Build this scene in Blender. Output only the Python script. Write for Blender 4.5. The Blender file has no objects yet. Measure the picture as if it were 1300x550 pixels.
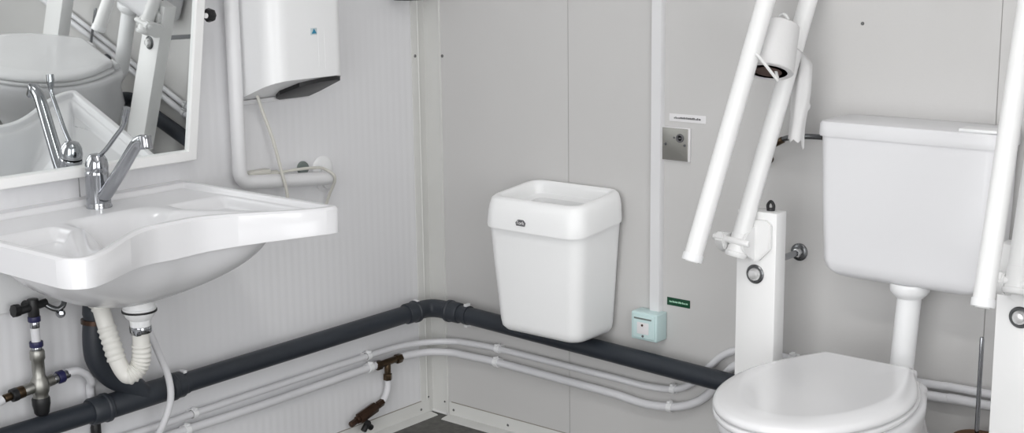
import bpy, bmesh, math, random
from mathutils import Vector, Matrix
random.seed(7)
PI = math.pi
scene = bpy.context.scene
C = scene.collection

# ------------------------------------------------------------------ materials
def new_mat(name):
    m = bpy.data.materials.new(name); m.use_nodes = True
    return m, m.node_tree.nodes, m.node_tree.links, m.node_tree.nodes['Principled BSDF']

def mat(name, col, rough=0.4, metal=0.0, bump=0.0, bscale=60.0, var=0.0, vscale=6.0, coat=0.0, spec=0.5):
    m, n, l, b = new_mat(name)
    b.inputs['Base Color'].default_value = (*col, 1)
    b.inputs['Roughness'].default_value = rough
    b.inputs['Metallic'].default_value = metal
    b.inputs['Coat Weight'].default_value = coat
    b.inputs['Specular IOR Level'].default_value = spec
    tc = n.new('ShaderNodeTexCoord')
    if var > 0:
        nz = n.new('ShaderNodeTexNoise'); nz.inputs['Scale'].default_value = vscale; nz.inputs['Detail'].default_value = 4
        l.new(tc.outputs['Object'], nz.inputs['Vector'])
        mx = n.new('ShaderNodeMixRGB'); mx.blend_type = 'MIX'
        mx.inputs[1].default_value = (*[c * (1 - var) for c in col], 1)
        mx.inputs[2].default_value = (*[min(1, c * (1 + var)) for c in col], 1)
        l.new(nz.outputs['Fac'], mx.inputs[0]); l.new(mx.outputs[0], b.inputs['Base Color'])
    if bump > 0:
        nb = n.new('ShaderNodeTexNoise'); nb.inputs['Scale'].default_value = bscale; nb.inputs['Detail'].default_value = 5
        l.new(tc.outputs['Object'], nb.inputs['Vector'])
        bp = n.new('ShaderNodeBump'); bp.inputs['Strength'].default_value = bump; bp.inputs['Distance'].default_value = 0.002
        l.new(nb.outputs['Fac'], bp.inputs['Height']); l.new(bp.outputs[0], b.inputs['Normal'])
    return m

def rib_wall(name, col):
    """painted micro-ribbed sandwich panel: fine vertical ribs every 25 mm"""
    m, n, l, b = new_mat(name)
    b.inputs['Roughness'].default_value = 0.42
    tc = n.new('ShaderNodeTexCoord')
    wv = n.new('ShaderNodeTexWave'); wv.wave_type = 'BANDS'; wv.bands_direction = 'Y'; wv.wave_profile = 'SIN'
    wv.inputs['Scale'].default_value = 13.0; wv.inputs['Distortion'].default_value = 0.0
    l.new(tc.outputs['Object'], wv.inputs['Vector'])
    nz = n.new('ShaderNodeTexNoise'); nz.inputs['Scale'].default_value = 3.0; nz.inputs['Detail'].default_value = 6
    l.new(tc.outputs['Object'], nz.inputs['Vector'])
    mx = n.new('ShaderNodeMixRGB')
    mx.inputs[1].default_value = (*[c * 0.96 for c in col], 1); mx.inputs[2].default_value = (*[c * 1.03 for c in col], 1)
    l.new(nz.outputs['Fac'], mx.inputs[0]); l.new(mx.outputs[0], b.inputs['Base Color'])
    bp = n.new('ShaderNodeBump'); bp.inputs['Strength'].default_value = 0.27; bp.inputs['Distance'].default_value = 0.0015
    l.new(wv.outputs['Fac'], bp.inputs['Height']); l.new(bp.outputs[0], b.inputs['Normal'])
    return m

def floor_mat():
    m, n, l, b = new_mat('grey_vinyl_floor')
    b.inputs['Roughness'].default_value = 0.55
    tc = n.new('ShaderNodeTexCoord')
    nz = n.new('ShaderNodeTexNoise'); nz.inputs['Scale'].default_value = 55; nz.inputs['Detail'].default_value = 6
    nz2 = n.new('ShaderNodeTexNoise'); nz2.inputs['Scale'].default_value = 5
    l.new(tc.outputs['Object'], nz.inputs['Vector']); l.new(tc.outputs['Object'], nz2.inputs['Vector'])
    ad = n.new('ShaderNodeMath'); ad.operation = 'MULTIPLY_ADD'; ad.inputs[1].default_value = 0.5
    l.new(nz.outputs['Fac'], ad.inputs[0]); 
    ml = n.new('ShaderNodeMath'); ml.operation = 'MULTIPLY'; ml.inputs[1].default_value = 0.5
    l.new(nz2.outputs['Fac'], ml.inputs[0]); l.new(ml.outputs[0], ad.inputs[2])
    cr = n.new('ShaderNodeValToRGB')
    cr.color_ramp.elements[0].position = 0.35; cr.color_ramp.elements[0].color = (0.045, 0.045, 0.041, 1)
    cr.color_ramp.elements[1].position = 0.68; cr.color_ramp.elements[1].color = (0.13, 0.127, 0.115, 1)
    l.new(ad.outputs[0], cr.inputs[0]); l.new(cr.outputs[0], b.inputs['Base Color'])
    return m

M = {
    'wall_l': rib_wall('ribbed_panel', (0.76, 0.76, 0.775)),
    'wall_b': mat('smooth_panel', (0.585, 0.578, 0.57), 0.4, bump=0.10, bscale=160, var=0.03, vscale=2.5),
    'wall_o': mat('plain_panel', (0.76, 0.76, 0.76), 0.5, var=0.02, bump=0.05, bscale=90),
    'trim': mat('cream_trim', (0.655, 0.655, 0.635), 0.4, var=0.04, vscale=12),
    'seam': mat('seam_sealant', (0.32, 0.31, 0.30), 0.6, var=0.1, vscale=30),
    'joint': mat('dirty_joint', (0.30, 0.28, 0.24), 0.7, var=0.25, vscale=30),
    'floor': floor_mat(),
    'ceil': mat('ceiling_paint', (0.78, 0.78, 0.78), 0.6, var=0.02),
    'ceramic': mat('glazed_ceramic', (0.755, 0.755, 0.77), 0.22, coat=0.12, var=0.01, vscale=4),
    'plastic': mat('white_plastic', (0.84, 0.845, 0.85), 0.32, var=0.01, bump=0.02, bscale=120),
    'cistern': mat('cistern_plastic', (0.74, 0.74, 0.755), 0.3, var=0.01, bump=0.03, bscale=40),
    'lidp': mat('toilet_seat_plastic', (0.76, 0.76, 0.77), 0.16, coat=0.3, var=0.01),
    'binp': mat('bin_plastic', (0.955, 0.96, 0.96), 0.35, var=0.01, bump=0.03, bscale=200),
    'enamel': mat('white_enamel', (0.84, 0.84, 0.835), 0.28, var=0.01),
    'pipew': mat('white_pipe', (0.74, 0.74, 0.75), 0.35, var=0.02, vscale=15),
    'pex': mat('grey_white_tube', (0.70, 0.70, 0.72), 0.38, var=0.03, vscale=20),
    'cable': mat('cable_sheath', (0.62, 0.61, 0.56), 0.45, var=0.03, vscale=30),
    'drain': mat('dark_grey_pvc', (0.022, 0.027, 0.036), 0.45, var=0.18, vscale=18, bump=0.05, bscale=90),
    'drain2': mat('dark_grey_socket', (0.027, 0.032, 0.041), 0.5, var=0.15, vscale=22),
    'black': mat('black_rubber', (0.008, 0.008, 0.009), 0.45, var=0.1),
    'chrome': mat('chrome', (0.38, 0.39, 0.41), 0.10, 1.0, var=0.03, vscale=20),
    'steel': mat('brushed_steel', (0.36, 0.355, 0.33), 0.42, 1.0, bump=0.08, bscale=250, var=0.05),
    'darkchrome': mat('dark_chrome', (0.16, 0.165, 0.17), 0.25, 0.9, var=0.08),
    'brass': mat('aged_brass', (0.09, 0.062, 0.038), 0.3, 0.9, var=0.35, vscale=60, bump=0.2, bscale=150),
    'copper': mat('copper_body', (0.062, 0.034, 0.022), 0.36, 0.7, var=0.3, vscale=70),
    'navy': mat('navy_ring', (0.015, 0.015, 0.07), 0.4, var=0.1),
    'paper': mat('tissue_paper', (0.72, 0.715, 0.715), 0.9, bump=0.35, bscale=110, var=0.02),
    'card': mat('brown_card', (0.085, 0.05, 0.04), 0.8, var=0.15, vscale=40),
    'cyan': mat('pale_cyan_plastic', (0.60, 0.76, 0.76), 0.35, var=0.02),
    'green': mat('green_label', (0.0, 0.055, 0.022), 0.4, var=0.05),
    'label': mat('white_label', (0.78, 0.77, 0.78), 0.5, var=0.01),
    'ink': mat('grey_ink', (0.12, 0.12, 0.125), 0.6, var=0.05),
    'mint': mat('pale_green_ink', (0.45, 0.72, 0.55), 0.5, var=0.05),
    'blue': mat('blue_emblem', (0.02, 0.22, 0.36), 0.4, var=0.05),
    'cover': mat('pale_emblem_ground', (0.52, 0.60, 0.62), 0.4, var=0.02),
    'amber': mat('amber_brown_plastic', (0.16, 0.095, 0.06), 0.3, var=0.15, vscale=10),
    'disc': mat('grey_green_rubber', (0.17, 0.20, 0.19), 0.5, var=0.1),
    'screw': mat('dull_screw', (0.16, 0.16, 0.16), 0.45, 0.6, var=0.2, vscale=80),
    'corr': mat('off_white_hose', (0.72, 0.71, 0.67), 0.4, var=0.05, vscale=25),
}
m, n, l, b = new_mat('mirror_glass')
b.inputs['Base Color'].default_value = (0.93, 0.955, 0.95, 1); b.inputs['Metallic'].default_value = 1; b.inputs['Roughness'].default_value = 0.012
M['mirror'] = m
M['bright'] = mat('polished_cap', (0.78, 0.78, 0.78), 0.22, 0.6, var=0.02)
m, n, l, b = new_mat('lamp_diffuser')
b.inputs['Base Color'].default_value = (0.9, 0.9, 0.9, 1)
b.inputs['Emission Color'].default_value = (1.0, 0.98, 0.95, 1); b.inputs['Emission Strength'].default_value = 2.5
M['lamp'] = m

# ------------------------------------------------------------------ helpers
def finish(name, bm, material, parent=None, kind=None, label=None, ang=38):
    bmesh.ops.remove_doubles(bm, verts=bm.verts, dist=1e-6)
    bmesh.ops.recalc_face_normals(bm, faces=bm.faces)
    lim = math.radians(ang)
    for f in bm.faces: f.smooth = True
    for e in bm.edges:
        if len(e.link_faces) == 2:
            e.smooth = e.calc_face_angle(0) < lim
    off = Vector((0, 0, 0))
    p = parent
    if p is not None:
        off = Vector(p.get('_o', (0, 0, 0)))
    bm.transform(Matrix.Translation(-off))
    me = bpy.data.meshes.new(name); bm.to_mesh(me); bm.free()
    me.materials.append(material if not isinstance(material, str) else M[material])
    o = bpy.data.objects.new(name, me); C.objects.link(o)
    if parent is not None:
        o.parent = parent; o['_o'] = tuple(off)
    if kind: o['kind'] = kind
    if label: o['label'] = label
    return o

def thing(name, label, cat, loc=(0, 0, 0), group=None):
    o = bpy.data.objects.new(name, None); C.objects.link(o)
    o.empty_display_size = 0.05
    o.location = loc; o['_o'] = tuple(loc)
    o['label'] = label; o['category'] = cat
    if group: o['group'] = group
    return o

def tag(o, label, cat, group=None):
    o['label'] = label; o['category'] = cat
    if group: o['group'] = group
    return o

def box(bm, x0, x1, y0, y1, z0, z1, bev=0.0, seg=3):
    t = bmesh.new()
    bmesh.ops.create_cube(t, size=1)
    t.transform(Matrix.Translation(((x0 + x1) / 2, (y0 + y1) / 2, (z0 + z1) / 2)) @ Matrix.Diagonal((x1 - x0, y1 - y0, z1 - z0, 1)))
    if bev > 0:
        bmesh.ops.bevel(t, geom=list(t.edges), offset=bev, segments=seg, profile=0.5, affect='EDGES')
    merge(bm, t)
    return bm

def merge(bm, t, mtx=None):
    if mtx is not None: t.transform(mtx)
    me = bpy.data.meshes.new('tmp'); t.to_mesh(me); t.free()
    bm.from_mesh(me); bpy.data.meshes.remove(me)

def B(): return bmesh.new()

def frame_axes(d):
    d = Vector(d).normalized()
    a = Vector((0, 0, 1)) if abs(d.z) < 0.9 else Vector((0, 1, 0))
    u = d.cross(a).normalized(); v = d.cross(u).normalized()
    return d, u, v

def lathe(bm, prof, origin, axis, seg=28):
    """prof: list of (r, t) along the axis from origin; r=0 closes"""
    d, u, v = frame_axes(axis); o = Vector(origin)
    rings = []
    for r, t in prof:
        if r <= 1e-7:
            rings.append([bm.verts.new(o + d * t)])
        else:
            rings.append([bm.verts.new(o + d * t + u * (r * math.cos(2 * PI * k / seg)) + v * (r * math.sin(2 * PI * k / seg))) for k in range(seg)])
    skin(bm, rings, cap=True)
    return bm

def skin(bm, rings, cap=True, closed=True):
    for a, b_ in zip(rings, rings[1:]):
        na, nb = len(a), len(b_)
        if na == 1 and nb == 1: continue
        if na == 1:
            for k in range(nb): bm.faces.new((a[0], b_[k], b_[(k + 1) % nb]))
        elif nb == 1:
            for k in range(na): bm.faces.new((a[k], b_[0], a[(k + 1) % na]))
        else:
            for k in range(na if closed else na - 1):
                bm.faces.new((a[k], a[(k + 1) % na], b_[(k + 1) % nb], b_[k]))
    if cap:
        for r in (rings[0], rings[-1]):
            if len(r) > 2:
                try: bm.faces.new(r)
                except ValueError: pass

def cyl(bm, p0, p1, r, seg=24, bev=0.0):
    p0 = Vector(p0); p1 = Vector(p1); L = (p1 - p0).length
    if bev > 0:
        prof = [(0, 0), (r - bev, 0), (r - bev * .3, bev * .3), (r, bev), (r, L - bev), (r - bev * .3, L - bev * .3), (r - bev, L), (0, L)]
    else:
        prof = [(0, 0), (r, 0), (r, L), (0, L)]
    return lathe(bm, prof, p0, p1 - p0, seg)

def fillet(pts, rad, n=7):
    pts = [Vector(p) for p in pts]
    out = [pts[0]]
    for i in range(1, len(pts) - 1):
        a, p, c = pts[i - 1], pts[i], pts[i + 1]
        d1 = (a - p); d2 = (c - p)
        l1, l2 = d1.length, d2.length
        d1.normalize(); d2.normalize()
        ang = d1.angle(d2)
        if ang > PI - 0.02: out.append(p); continue
        t = min(rad / math.tan(ang / 2), l1 * 0.49, l2 * 0.49)
        s, e = p + d1 * t, p + d2 * t
        for k in range(n + 1):
            q = k / n
            out.append((s * (1 - q) + p * q) * (1 - q) + (p * (1 - q) + e * q) * q)
    out.append(pts[-1])
    return out

def smoothpath(pts, n=8):
    pts = [Vector(p) for p in pts]
    P = [pts[0] * 2 - pts[1]] + pts + [pts[-1] * 2 - pts[-2]]
    out = []
    for i in range(1, len(P) - 2):
        p0, p1, p2, p3 = P[i - 1:i + 3]
        for k in range(n):
            t = k / n
            out.append(0.5 * ((2 * p1) + (p2 - p0) * t + (2 * p0 - 5 * p1 + 4 * p2 - p3) * t * t + (3 * p1 - p0 - 3 * p2 + p3) * t ** 3))
    out.append(pts[-1])
    return out

def tube(bm, pts, r, seg=16, cap=True):
    """r: number or function of (0..1)"""
    pts = [Vector(p) for p in pts]
    rf = r if callable(r) else (lambda t: r)
    tang = []
    for i in range(len(pts)):
        a = pts[max(0, i - 1)]; c = pts[min(len(pts) - 1, i + 1)]
        tang.append((c - a).normalized())
    d, u, v = frame_axes(tang[0])
    rings = []
    for i, p in enumerate(pts):
        if i > 0:
            q = tang[i - 1].rotation_difference(tang[i])
            u = q @ u; v = q @ v
        rr_ = rf(i / (len(pts) - 1))
        rings.append([bm.verts.new(p + u * (rr_ * math.cos(2 * PI * k / seg)) + v * (rr_ * math.sin(2 * PI * k / seg))) for k in range(seg)])
    skin(bm, rings, cap)
    return bm

def prism(bm, poly, axis, a0, a1):
    """poly 2-D points, extruded along 'x','y' or 'z' from a0 to a1"""
    def P(p, a):
        return {'x': (a, p[0], p[1]), 'y': (p[0], a, p[1]), 'z': (p[0], p[1], a)}[axis]
    r0 = [bm.verts.new(P(p, a0)) for p in poly]; r1 = [bm.verts.new(P(p, a1)) for p in poly]
    skin(bm, [r0, r1], True)
    return bm

def rrect(cx, cy, hx, hy, r, n=6):
    pts = []
    r = min(r, hx * .999, hy * .999)
    for (sx, sy, a0) in ((1, 1, 0), (-1, 1, 90), (-1, -1, 180), (1, -1, 270)):
        for k in range(n + 1):
            a = math.radians(a0 + 90 * k / n)
            pts.append((cx + sx * (hx - r) + r * math.cos(a), cy + sy * (hy - r) + r * math.sin(a)))
    return pts

def ring(bm, pts, zf):
    return [bm.verts.new((x, y, zf(x, y) if callable(zf) else zf)) for x, y in pts]

def structure(name, bm, material, parent=None, label=None):
    return finish(name, bm, material, parent, kind=None if parent else 'structure', label=label)

# ------------------------------------------------------------------ the room
XR, YF, ZT = 3.30, -3.25, 2.40
bm = B(); box(bm, -0.06, XR + 0.06, YF - 0.9, 0.06, -0.06, 0.0); structure('floor', bm, 'floor')
bm = B(); box(bm, -0.06, XR + 0.06, YF - 0.06, 0.06, ZT, ZT + 0.06); structure('ceiling', bm, 'ceil')
bm = B()
box(bm, -0.06, 0.0, YF, -1.1165, 0, ZT); box(bm, -0.06, 0.0, -1.1135, 0.0, 0, ZT); box(bm, -0.06, -0.003, -1.118, -1.112, 0, ZT)
wl = structure('wall_left', bm, 'wall_l')
bm = B()
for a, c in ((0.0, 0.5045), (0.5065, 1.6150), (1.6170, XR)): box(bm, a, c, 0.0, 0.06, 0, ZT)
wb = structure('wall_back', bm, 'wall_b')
bm = B()
for a in (0.5055, 1.6160): box(bm, a - 0.0015, a + 0.0015, 0.0015, 0.055, 0, ZT)
structure('panel_joint', bm, 'seam', wb)
bm = B(); box(bm, -0.05, -0.0025, -1.1165, -1.1135, 0, ZT); structure('panel_joint', bm, 'seam', wl)
WY0, WY1, WZ0, WZ1 = -2.90, -1.35, 0.25, 2.10
bm = B(); box(bm, XR, XR + 0.06, YF, WY0, 0, ZT); box(bm, XR, XR + 0.06, WY1, 0.06, 0, ZT); box(bm, XR, XR + 0.06, WY0, WY1, 0, WZ0); box(bm, XR, XR + 0.06, WY0, WY1, WZ1, ZT)
structure('wall_right', bm, 'wall_o')
bm = B()
for a, c, e, f in ((WY0, WY0 + .04, WZ0, WZ1), (WY1 - .04, WY1, WZ0, WZ1), (WY0 + .04, WY1 - .04, WZ0, WZ0 + .04), (WY0 + .04, WY1 - .04, WZ1 - .04, WZ1), ((WY0 + WY1) / 2 - .02, (WY0 + WY1) / 2 + .02, WZ0 + .04, WZ1 - .04)): box(bm, XR - .01, XR + .07, a, c, e, f, .003)
structure('added_window_1', bm, 'enamel')  # unseen window, added to brighten left wall, dryer and bin side
DX0, DX1, DZ = 0.90, 2.60, 2.05
bm = B(); box(bm, -0.06, DX0, YF - 0.06, YF, 0, ZT); box(bm, DX1, XR + 0.06, YF - 0.06, YF, 0, ZT); box(bm, DX0, DX1, YF - 0.06, YF, DZ, ZT)
structure('wall_front', bm, 'wall_o')
bm = B()
box(bm, DX0, DX0 + 0.035, YF - 0.075, YF + 0.015, 0, DZ, 0.004); box(bm, DX1 - 0.035, DX1, YF - 0.075, YF + 0.015, 0, DZ, 0.004); box(bm, DX0 + 0.035, DX1 - 0.035, YF - 0.075, YF + 0.015, DZ - 0.035, DZ, 0.004)
structure('door_1', bm, 'enamel')
# corner trim: folded cover strip over the joint of the two walls
bm = B()
prism(bm, [(0.0, 0.0), (0.0, -0.052), (0.0018, -0.052), (0.0028, -0.049), (0.0022, -0.0285), (0.0042, -0.0265), (0.0032, -0.0245), (0.0028, -0.0028),
           (0.0575, -0.0028), (0.0590, -0.0060), (0.0620, -0.0060), (0.0632, -0.0030), (0.0632, 0.0)], 'z', 0.004, ZT)
t1 = structure('trim_1', bm, 'trim')
bm = B(); box(bm, 0.003, 0.066, -0.006, -0.003, 0.002, 0.008); structure('bottom_lip', bm, 'enamel', t1)
def screw_head(parent, p, d, r=0.0045):
    bm = B(); lathe(bm, [(0, -0.0005), (r, -0.0005), (r, 0.0006), (r * .75, 0.0018), (0, 0.0022)], p, d, 12)
    box_ = B(); finish('screw', bm, 'screw', parent); box_.free()
screw_head(t1, (0.003, -0.040, 1.043), (1, 0, 0)); screw_head(t1, (0.0685, -0.0004, 1.043), (0, -1, 0))
screw_head(t1, (0.003, -0.022, 0.050), (1, 0, 0), 0.003); screw_head(t1, (0.050, -0.003, 0.040), (0, -1, 0), 0.003)
# baseboards: upright plate, dark top joint, foot flange on the floor
bm = B(); prism(bm, [(0, 0), (0, 0.042), (0.003, 0.043), (0.004, 0.040), (0.004, 0.006), (0.030, 0.003), (0.036, 0.0)], 'y', -2.9, -0.018)
bl = structure('baseboard_left', bm, 'trim')
bm = B(); box(bm, 0.0, 0.0022, -2.9, -0.045, 0.042, 0.0446); structure('top_joint', bm, 'joint', bl)
bm = B(); prism(bm, [(0, 0), (0, 0.042), (-0.003, 0.043), (-0.004, 0.040), (-0.004, 0.006), (-0.034, 0.003), (-0.040, 0.0)], 'x', 0.068, XR - 0.02)
bb = structure('baseboard_back', bm, 'trim')
bm = B(); box(bm, 0.075, XR - 0.02, -0.0022, 0.0, 0.042, 0.0446); structure('top_joint', bm, 'joint', bb)
for y in (-0.055, -0.62, -1.2): screw_head(bl, (0.004, y, 0.020), (1, 0, 0), 0.0038)
for x in (0.085, 0.29, 0.80, 1.9, 2.5): screw_head(bb, (x, -0.004, 0.022), (0, -1, 0), 0.0038)

# ceiling lamp
lt = thing('ceiling_lamp', 'long white fluorescent ceiling lamp with glowing diffuser, above the room centre', 'lamp', (1.7, -1.7, ZT))
bm = B(); box(bm, 1.05, 2.35, -1.80, -1.60, ZT - 0.035, ZT, 0.004); finish('housing', bm, 'enamel', lt)
bm = B(); box(bm, 1.07, 2.33, -1.785, -1.615, ZT - 0.075, ZT - 0.034, 0.015); finish('diffuser', bm, 'lamp', lt)

# ------------------------------------------------------------------ wash basin
BZ = 0.81
ba = thing('wash_basin', 'white ceramic wheelchair wash basin with curved-in front edge, on the left wall', 'basin', (0, -1.163, BZ))
YC, HW = -1.163, 0.322
def front_x(y):
    t = (y - YC) / HW
    q = max(0.0, min(1.0, (abs(y - YC) - 0.035) / 0.28))
    x = 0.402 + 0.145 * q * q * (3 - 2 * q)
    e = 0.055 if t < 0 else 0.020          # rounded corners
    d = HW - abs(y - YC)
    if d < e: x -= e - math.sqrt(max(0, e * e - (e - d) ** 2))
    return x
NU, NV = 190, 120
def gy(i):
    t = i / NU; s = -math.cos(t * PI)
    return YC + HW * (0.45 * s + 0.55 * (2 * t - 1))
def gv(j):
    t = j / NV
    return 0.5 * t + 0.5 * (1 - math.cos(t * PI)) / 2
def sm(a, b_, x):
    t = max(0, min(1, (x - a) / (b_ - a))); return t * t * (3 - 2 * t)
def top_z(x, y, xf):
    dx = xf - x; ay = abs(y - YC); ds = HW - ay
    z = BZ
    edge = min(dx, ds)
    z -= 0.005 * (1 - sm(0, 0.007, edge))                       # rounded outer edge
    z -= 0.012 * sm(0.018, 0.027, min(edge, x - 0.016))         # deck inside the raised rim, low upstand at the wall
    # recessed tray in each front corner, behind a slanting ridge
    yr = 0.135 + 0.56 * max(0, x - 0.25)
    tray = sm(0.0, 0.022, ay - yr) * sm(0.030, 0.048, ds) * sm(0.030, 0.046, dx) * sm(0.185, 0.220, x)
    z -= 0.024 * tray
    # main bowl between the ridges
    yb = 0.118 + 0.56 * max(0, x - 0.25)
    k = sm(0.0, 0.085, yb - ay) if x > 0.13 else 0
    k *= sm(0.155, 0.245, x) * sm(0.030, 0.100, dx)
    z -= 0.080 * k
    return z
def apron(y):
    t = abs(y - YC) / HW
    return 0.056 + 0.020 * math.cos(min(1, t / 0.9) * PI / 2) ** 2
def bot_z(x, y, xf):
    z = BZ - apron(y)
    z += 0.022 * sm(0.008, 0.018, min(xf - x, HW - abs(y - YC)))
    xf2 = xf - 0.030
    u = (x - 0.20) / 0.205 if x < 0.20 else (x - 0.20) / max(0.02, xf2 - 0.20)
    yq = y - (YC + 0.028)
    v = (abs(yq) / (0.288 if yq > 0 else 0.285)) ** (2.4 if yq > 0 else 2.0) + abs(u) ** 2.2
    if v < 1: z -= 0.150 * (1 - v) ** 0.50
    return z
bm = B()
T, Bt = [], []
for i in range(NU + 1):
    y = gy(i); xf = front_x(y)
    T.append([]); Bt.append([])
    for j in range(NV + 1):
        x = xf * gv(j)
        T[i].append(bm.verts.new((x + 0.001, y, top_z(x, y, xf))))
        Bt[i].append(bm.verts.new((x + 0.001, y, bot_z(x, y, xf))))
for i in range(NU):
    for j in range(NV):
        bm.faces.new((T[i][j], T[i + 1][j], T[i + 1][j + 1], T[i][j + 1]))
        bm.faces.new((Bt[i][j], Bt[i][j + 1], Bt[i + 1][j + 1], Bt[i + 1][j]))
border = [(i, 0) for i in range(NU)] + [(NU, j) for j in range(NV)] + [(i, NV) for i in range(NU, 0, -1)] + [(0, j) for j in range(NV, 0, -1)]
for k in range(len(border)):
    a = border[k]; c = border[(k + 1) % len(border)]
    bm.faces.new((T[a[0]][a[1]], T[c[0]][c[1]], Bt[c[0]][c[1]], Bt[a[0]][a[1]]))
finish('bowl', bm, 'ceramic', ba, ang=60)
bm = B(); box(bm, 0.0, 0.012, -1.56, -1.16, 0.590, 0.735, 0.003); finish('mounting_plate', bm, 'plastic', ba)
bm = B(); lathe(bm, [(0, 0), (0.028, 0), (0.028, 0.002), (0.02, 0.0035), (0.019, 0.001), (0, 0.001)], (0.275, YC, BZ - 0.0925), (0, 0, 1)); finish('drain_grate', bm, 'chrome', ba)

# faucet
FY = -1.124
fa = thing('faucet', 'chrome single-lever medical faucet on the back ledge of the wash basin', 'faucet', (0.085, FY, BZ - 0.012))
bm = B(); lathe(bm, [(0, 0), (0.0275, 0), (0.0280, 0.004), (0.0262, 0.007), (0.0260, 0.014), (0.0252, 0.070), (0.0255, 0.074), (0.0255, 0.078), (0.024, 0.082), (0, 0.082)], (0.085, FY, BZ - 0.013), (0, 0, 1), 32); finish('body', bm, 'chrome', fa)
bm = B(); lathe(bm, [(0, 0), (0.0245, 0.0), (0.0250, 0.010), (0.022, 0.024), (0.015, 0.034), (0, 0.038)], (0.086, FY, BZ + 0.070), (0.12, 0, 1), 32)
lv = finish('lever', bm, 'chrome', fa)
bm = B()
tube(bm, smoothpath([(0.088, FY, BZ + 0.095), (0.125, FY, BZ + 0.118), (0.165, FY, BZ + 0.150), (0.196, FY, BZ + 0.176), (0.206, FY, BZ + 0.200), (0.212, FY, BZ + 0.213)]), lambda t: 0.0048 if t < .62 else 0.0048 + 0.0036 * min(1, (t - .62) / .15), 14)
finish('lever_handle', bm, 'chrome', lv)
bm = B()
tube(bm, smoothpath([(0.098, FY, BZ + 0.012), (0.120, FY, BZ + 0.026), (0.175, FY, BZ + 0.078), (0.232, FY, BZ + 0.134), (0.252, FY, BZ + 0.147), (0.268, FY, BZ + 0.150)]), lambda t: 0.0155 - 0.0035 * t, 20)
sp = finish('spout', bm, 'chrome', fa)
bm = B(); cyl(bm, (0.268, FY, BZ + 0.160), (0.272, FY, BZ + 0.132), 0.0135, 20, 0.002); finish('aerator', bm, 'chrome', sp)
bm = B(); lathe(bm, [(0, 0), (0.005, 0), (0.005, .002), (0, .002)], (0.1085, FY - .006, BZ + 0.076), (1, -.4, 0.1), 12); finish('indicator', bm, 'ink', fa)

# ------------------------------------------------------------------ mirror (tilting)
ang = math.radians(10.5)
MX, MZ, MH = 0.020, 0.862, 0.62
Y0, Y1 = -1.475, -0.828
mi = thing('tilting_mirror', 'white-framed mirror tilted forward from the wall above the basin', 'mirror', (MX, (Y0 + Y1) / 2, MZ))
RM = Matrix.Translation((MX, -1.15, MZ)) @ Matrix.Rotation(math.radians(-1.5), 4, 'Z') @ Matrix.Rotation(ang, 4, 'Y') @ Matrix.Translation((0, 1.15, 0))
def mbox(x0, x1, y0, y1, z0, z1, bev=0):
    t = B(); box(t, x0, x1, y0, y1, z0, z1, bev); t.transform(RM); return t
t = B(); fw_ = 0.024
o_ = [(Y0, 0), (Y1, 0), (Y1, MH), (Y0, MH)]; i_ = [(Y0 + fw_, fw_), (Y1 - fw_, fw_), (Y1 - fw_, MH - fw_), (Y0 + fw_, MH - fw_)]
rs = [[t.verts.new((x, y, z)) for (y, z) in P] for x, P in ((0, o_), (0.016, o_), (0.019, [(y + (0.003 if y == Y0 else -0.003), z + (0.003 if z == 0 else -0.003)) for y, z in o_]), (0.019, i_), (0.006, i_), (0.0, i_))]
skin(t, rs + [rs[0]], cap=False); t.transform(RM); finish('frame', t, 'enamel', mi)
finish('glass', mbox(0.006, 0.010, Y0 + 0.02, Y1 - 0.02, 0.02, MH - 0.02), 'mirror', mi)
finish('backboard', mbox(-0.004, 0.006, Y0 + 0.004, Y1 - 0.004, 0.004, MH - 0.004), 'plastic', mi)
for y in (Y0 - 0.012, Y1 + 0.012):
    bm = B(); cyl(bm, (0.0, y, 1.195), (0.095, y, 1.195), 0.006, 12)
    lathe(bm, [(0, 0), (0.02, 0), (0.02, 0.004), (0, 0.004)], (0.0, y, 1.195), (1, 0, 0), 20)
    s = 1 if y > YC else -1
    cyl(bm, (0.085, y - s * .020, 1.195), (0.085, y + s * .004, 1.195), 0.006, 12)
    br = finish('pivot_arm', bm, 'enamel', mi)
    bm = B(); lathe(bm, [(0, 0), (0.006, 0), (0.007, 0.006), (0.015, 0.010), (0.017, 0.018), (0.014, 0.026), (0, 0.028)], (0.085, y, 1.195), (0, s, 0), 7); finish('tilt_knob', bm, 'black', br, label='black lobed tilt knob')

# ------------------------------------------------------------------ hand dryer
hd = thing('hand_dryer', 'white wall-mounted hand dryer with a black outlet underneath, right of the mirror', 'hand dryer', (0, -0.55, 1.0))
def dryer_ring(bm, z0f, s=1.0, inset=0.0):
    pts = []
    yl, yr, xd, r1, r2 = -0.672 + inset, -0.438 - inset, 0.150 - inset, 0.050, 0.035
    pts.append((0.002, yl + 0.0))
    pts.append((0.03, yl))
    for k in range(9):
        a = PI + (PI / 2) * k / 8   # left-front corner
        pts.append((xd - r1 - r1 * math.sin(a) * 1.0, yl + r1 + r1 * math.cos(a)))
    for k in range(9):
        a = (PI / 2) * k / 8
        pts.append((xd - r2 + r2 * math.cos(a), yr - r2 + r2 * math.sin(a)))
    pts.append((0.03, yr)); pts.append((0.002, yr))
    return [bm.verts.new((x, y, z0f(x, y))) for x, y in pts]
bm = B()
zb = lambda x, y: 0.978 + 0.37 * x
rg = [dryer_ring(bm, lambda x, y: zb(x, y) + 0.004, inset=0.004), dryer_ring(bm, lambda x, y: zb(x, y), inset=0.006), dryer_ring(bm, lambda x, y: zb(x, y), inset=0.0),
      dryer_ring(bm, lambda x, y: 1.08), dryer_ring(bm, lambda x, y: 1.24), dryer_ring(bm, lambda x, y: 1.305 - 0.1 * x), dryer_ring(bm, lambda x, y: 1.325 - .1 * x, inset=0.012)]
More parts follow.
